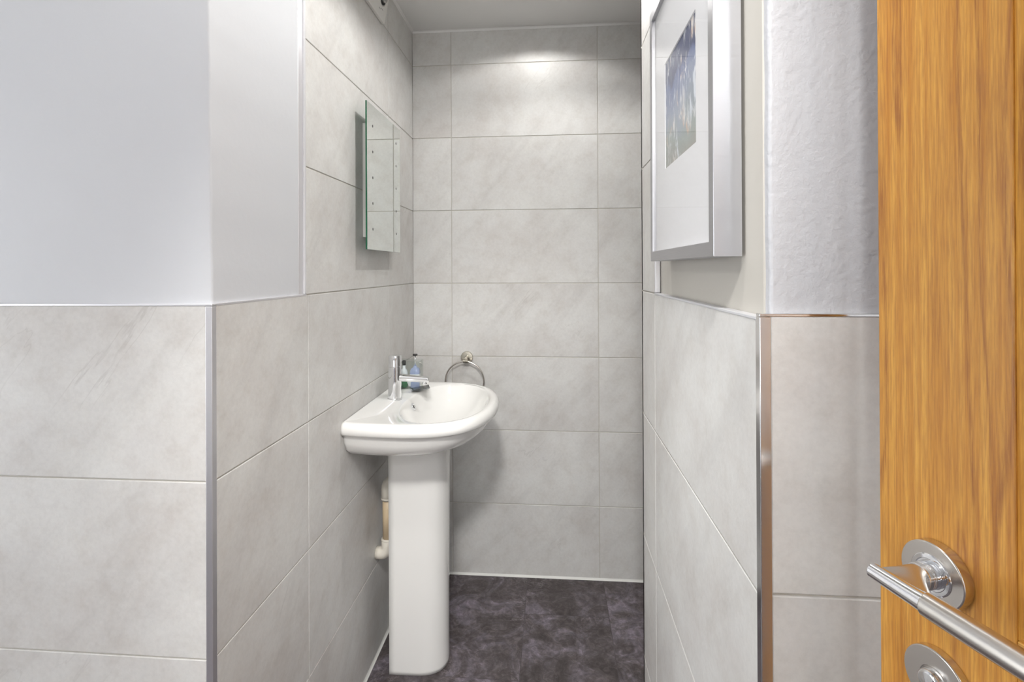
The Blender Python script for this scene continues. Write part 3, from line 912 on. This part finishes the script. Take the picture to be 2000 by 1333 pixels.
for k, (a, b) in enumerate(((0.030, 0.044), (0.050, 0.066))):
    z = 0.022 + 0.006 * k
    x = 0.0125 + 0.0175 * (z - 0.004) / 0.096
    box(bm, (x - 0.0005, a, z), (x + 0.0008, b, z + 0.0028))
link('printed_mark', bm, M['grey_plastic'], wu)

# ------------------------------------------------------------------ picture
FX, FY0, FY1, FZ0, FZ1 = XR + 0.0135, 0.642, 1.040, H + 0.0145, H + 0.506
pf = empty('picture_frame', (FX, (FY0 + FY1) / 2, FZ0))
tag(pf, 'deep silver box frame with a white mount and blue abstract print, on the right wall', 'picture')
hw = (FY1 - FY0) / 2; ph = FZ1 - FZ0; D = 0.040; FW = 0.019
bm = bmesh.new()
lp = []
for ins, x in ((0.0, -0.006), (0.0, -D + 0.0006), (0.0006, -D), (FW - 0.0006, -D), (FW, -D + 0.0006), (FW, -D + 0.010), (FW + 0.001, -D + 0.010)):
    lp.append([(x, -hw + ins, ins), (x, hw - ins, ins), (x, hw - ins, ph - ins), (x, -hw + ins, ph - ins)])
rings(bm, lp, True, False)
link('frame', bm, M['alu'], pf)
MX = -D + 0.0072
oy0, oy1, oz0, oz1 = 0.7415 - (FY0 + FY1) / 2, 0.940 - (FY0 + FY1) / 2, 0.1795 - 0.0145, 0.369 - 0.0145
bm = bmesh.new()
g = FW - 0.002
lp = [[(MX + 0.002, -hw + g, g), (MX + 0.002, hw - g, g), (MX + 0.002, hw - g, ph - g), (MX + 0.002, -hw + g, ph - g)],
      [(MX, -hw + g, g), (MX, hw - g, g), (MX, hw - g, ph - g), (MX, -hw + g, ph - g)],
      [(MX, oy0, oz0), (MX, oy1, oz0), (MX, oy1, oz1), (MX, oy0, oz1)],
      [(MX + 0.0016, oy0 + .0012, oz0 + .0012), (MX + 0.0016, oy1 - .0012, oz0 + .0012), (MX + 0.0016, oy1 - .0012, oz1 - .0012), (MX + 0.0016, oy0 + .0012, oz1 - .0012)]]
rings(bm, lp, False, False)
link('mount', bm, M['mount'], pf)
bm = bmesh.new(); box(bm, (MX + 0.0017, oy0 - 0.004, oz0 - 0.004), (MX + 0.0022, oy1 + 0.004, oz1 + 0.004))
link('print', bm, M['art'], pf)
bm = bmesh.new(); box(bm, (MX + 0.003, -hw + 0.004, 0.004), (-0.006, hw - 0.004, ph - 0.004))
link('backing_board', bm, M['mount'], pf)
bm = bmesh.new(); box(bm, (-0.0062, -hw + 0.05, 0.05), (0.0003, hw - 0.05, ph - 0.05))
link('wall_spacer', bm, M['dark_plastic'], pf)
bm = bmesh.new()
gg = FW - 0.001
rings(bm, [[(x, -hw + gg, gg), (x, hw - gg, gg), (x, hw - gg, ph - gg), (x, -hw + gg, ph - gg)] for x in (-D + 0.0035,)], True, False)
link('glazing', bm, M['glass'], pf)

# ------------------------------------------------------------------ ceiling downlights
base = None
names = ['round white recessed downlight over the middle of the washroom', 'round white recessed downlight nearest the far tiled wall', 'round white recessed downlight at the washroom entrance']
for (x, y), lab in zip(LAMPS, names):
    if base is None:
        d = empty('downlight', (x, y, CEIL)); base = d
        bm = bmesh.new(); lathe(bm, [(0.030, -0.0005), (0.044, -0.0005), (0.043, -0.004), (0.032, -0.006), (0.030, -0.003)], n=40, cap0=False, cap1=False)
        link('bezel', bm, M['plastic'], d, smooth=True)
        bm = bmesh.new(); lathe(bm, [(0.0298, -0.0006), (0.0298, -0.002)], n=32)
        link('lamp_lens', bm, M['lens'], d)
    else:
        d = base.copy(); COL.objects.link(d); d.location = (x, y, CEIL)
        for ch in list(base.children):
            c2 = ch.copy(); COL.objects.link(c2); c2.parent = d
    tag(d, lab, 'ceiling light', 'recessed downlights in the ceiling')

# ------------------------------------------------------------------ unseen bodies added around the fill lights behind the lens
def window(i, cx, cy, axis, w, h, zc, label):
    """frame and pane standing 5 cm proud of the wall, just behind the daylight source"""
    root = empty('window_%d' % i, (cx, cy, zc), 0 if axis == 'y' else -PI / 2)
    tag(root, label, 'window', kind='structure')
    for a, b in (((-w / 2 - 0.05, 0, -h / 2 - 0.05), (w / 2 + 0.05, 0.045, -h / 2)), ((-w / 2 - 0.05, 0, h / 2), (w / 2 + 0.05, 0.045, h / 2 + 0.05)),
                 ((-w / 2 - 0.05, 0, -h / 2), (-w / 2, 0.045, h / 2)), ((w / 2, 0, -h / 2), (w / 2 + 0.05, 0.045, h / 2))):
        bm = bmesh.new(); box(bm, a, b); link('window_frame', bm, M['plastic'], root, bev=0.003)
    bm = bmesh.new(); box(bm, (-w / 2, 0.012, -h / 2), (w / 2, 0.018, h / 2)); link('window_pane', bm, M['glass'], root)


window(1, -0.20, HY0, 'y', 1.4, 1.8, 1.0, 'tall white framed window in the wall behind the lens')
window(2, HX0, 0.10, 'x', 1.0, 1.8, 1.0, 'tall white framed window in the wall left of the lens')
base = None  # ceiling bodies added to go with the tilted fill spots
for (x, y), lab in zip(((-0.05, -0.25), (-1.50, -0.30), (0.05, -0.10)), ('white round spotlight aimed along the washroom, just behind the lens', 'white round spotlight far left of the lens', 'white round spotlight nearest above the lens')):
    if base is None:
        base = o = empty('ceiling_spotlight', (x, y, CEIL))
        bm = bmesh.new(); lathe(bm, [(0.045, -0.0005), (0.045, -0.012), (0.030, -0.020), (0.010, -0.022)], n=40)
        link('ceiling_rose', bm, M['plastic'], o, smooth=True)
    else:
        o = base.copy(); COL.objects.link(o); o.location = (x, y, CEIL)
        for ch in list(base.children):
            c2 = ch.copy(); COL.objects.link(c2); c2.parent = o
    tag(o, lab, 'ceiling light', 'spotlights on the ceiling behind the lens')
bm = bmesh.new(); box(bm, (0.76, -1.44, CEIL - 0.022), (1.14, -1.06, CEIL - 0.0005))  # panel body added above the overhead fill
tag(link('ceiling_panel_light', bm, M['plastic'], bev=0.003), 'square white ceiling light panel behind the lens', 'ceiling light')
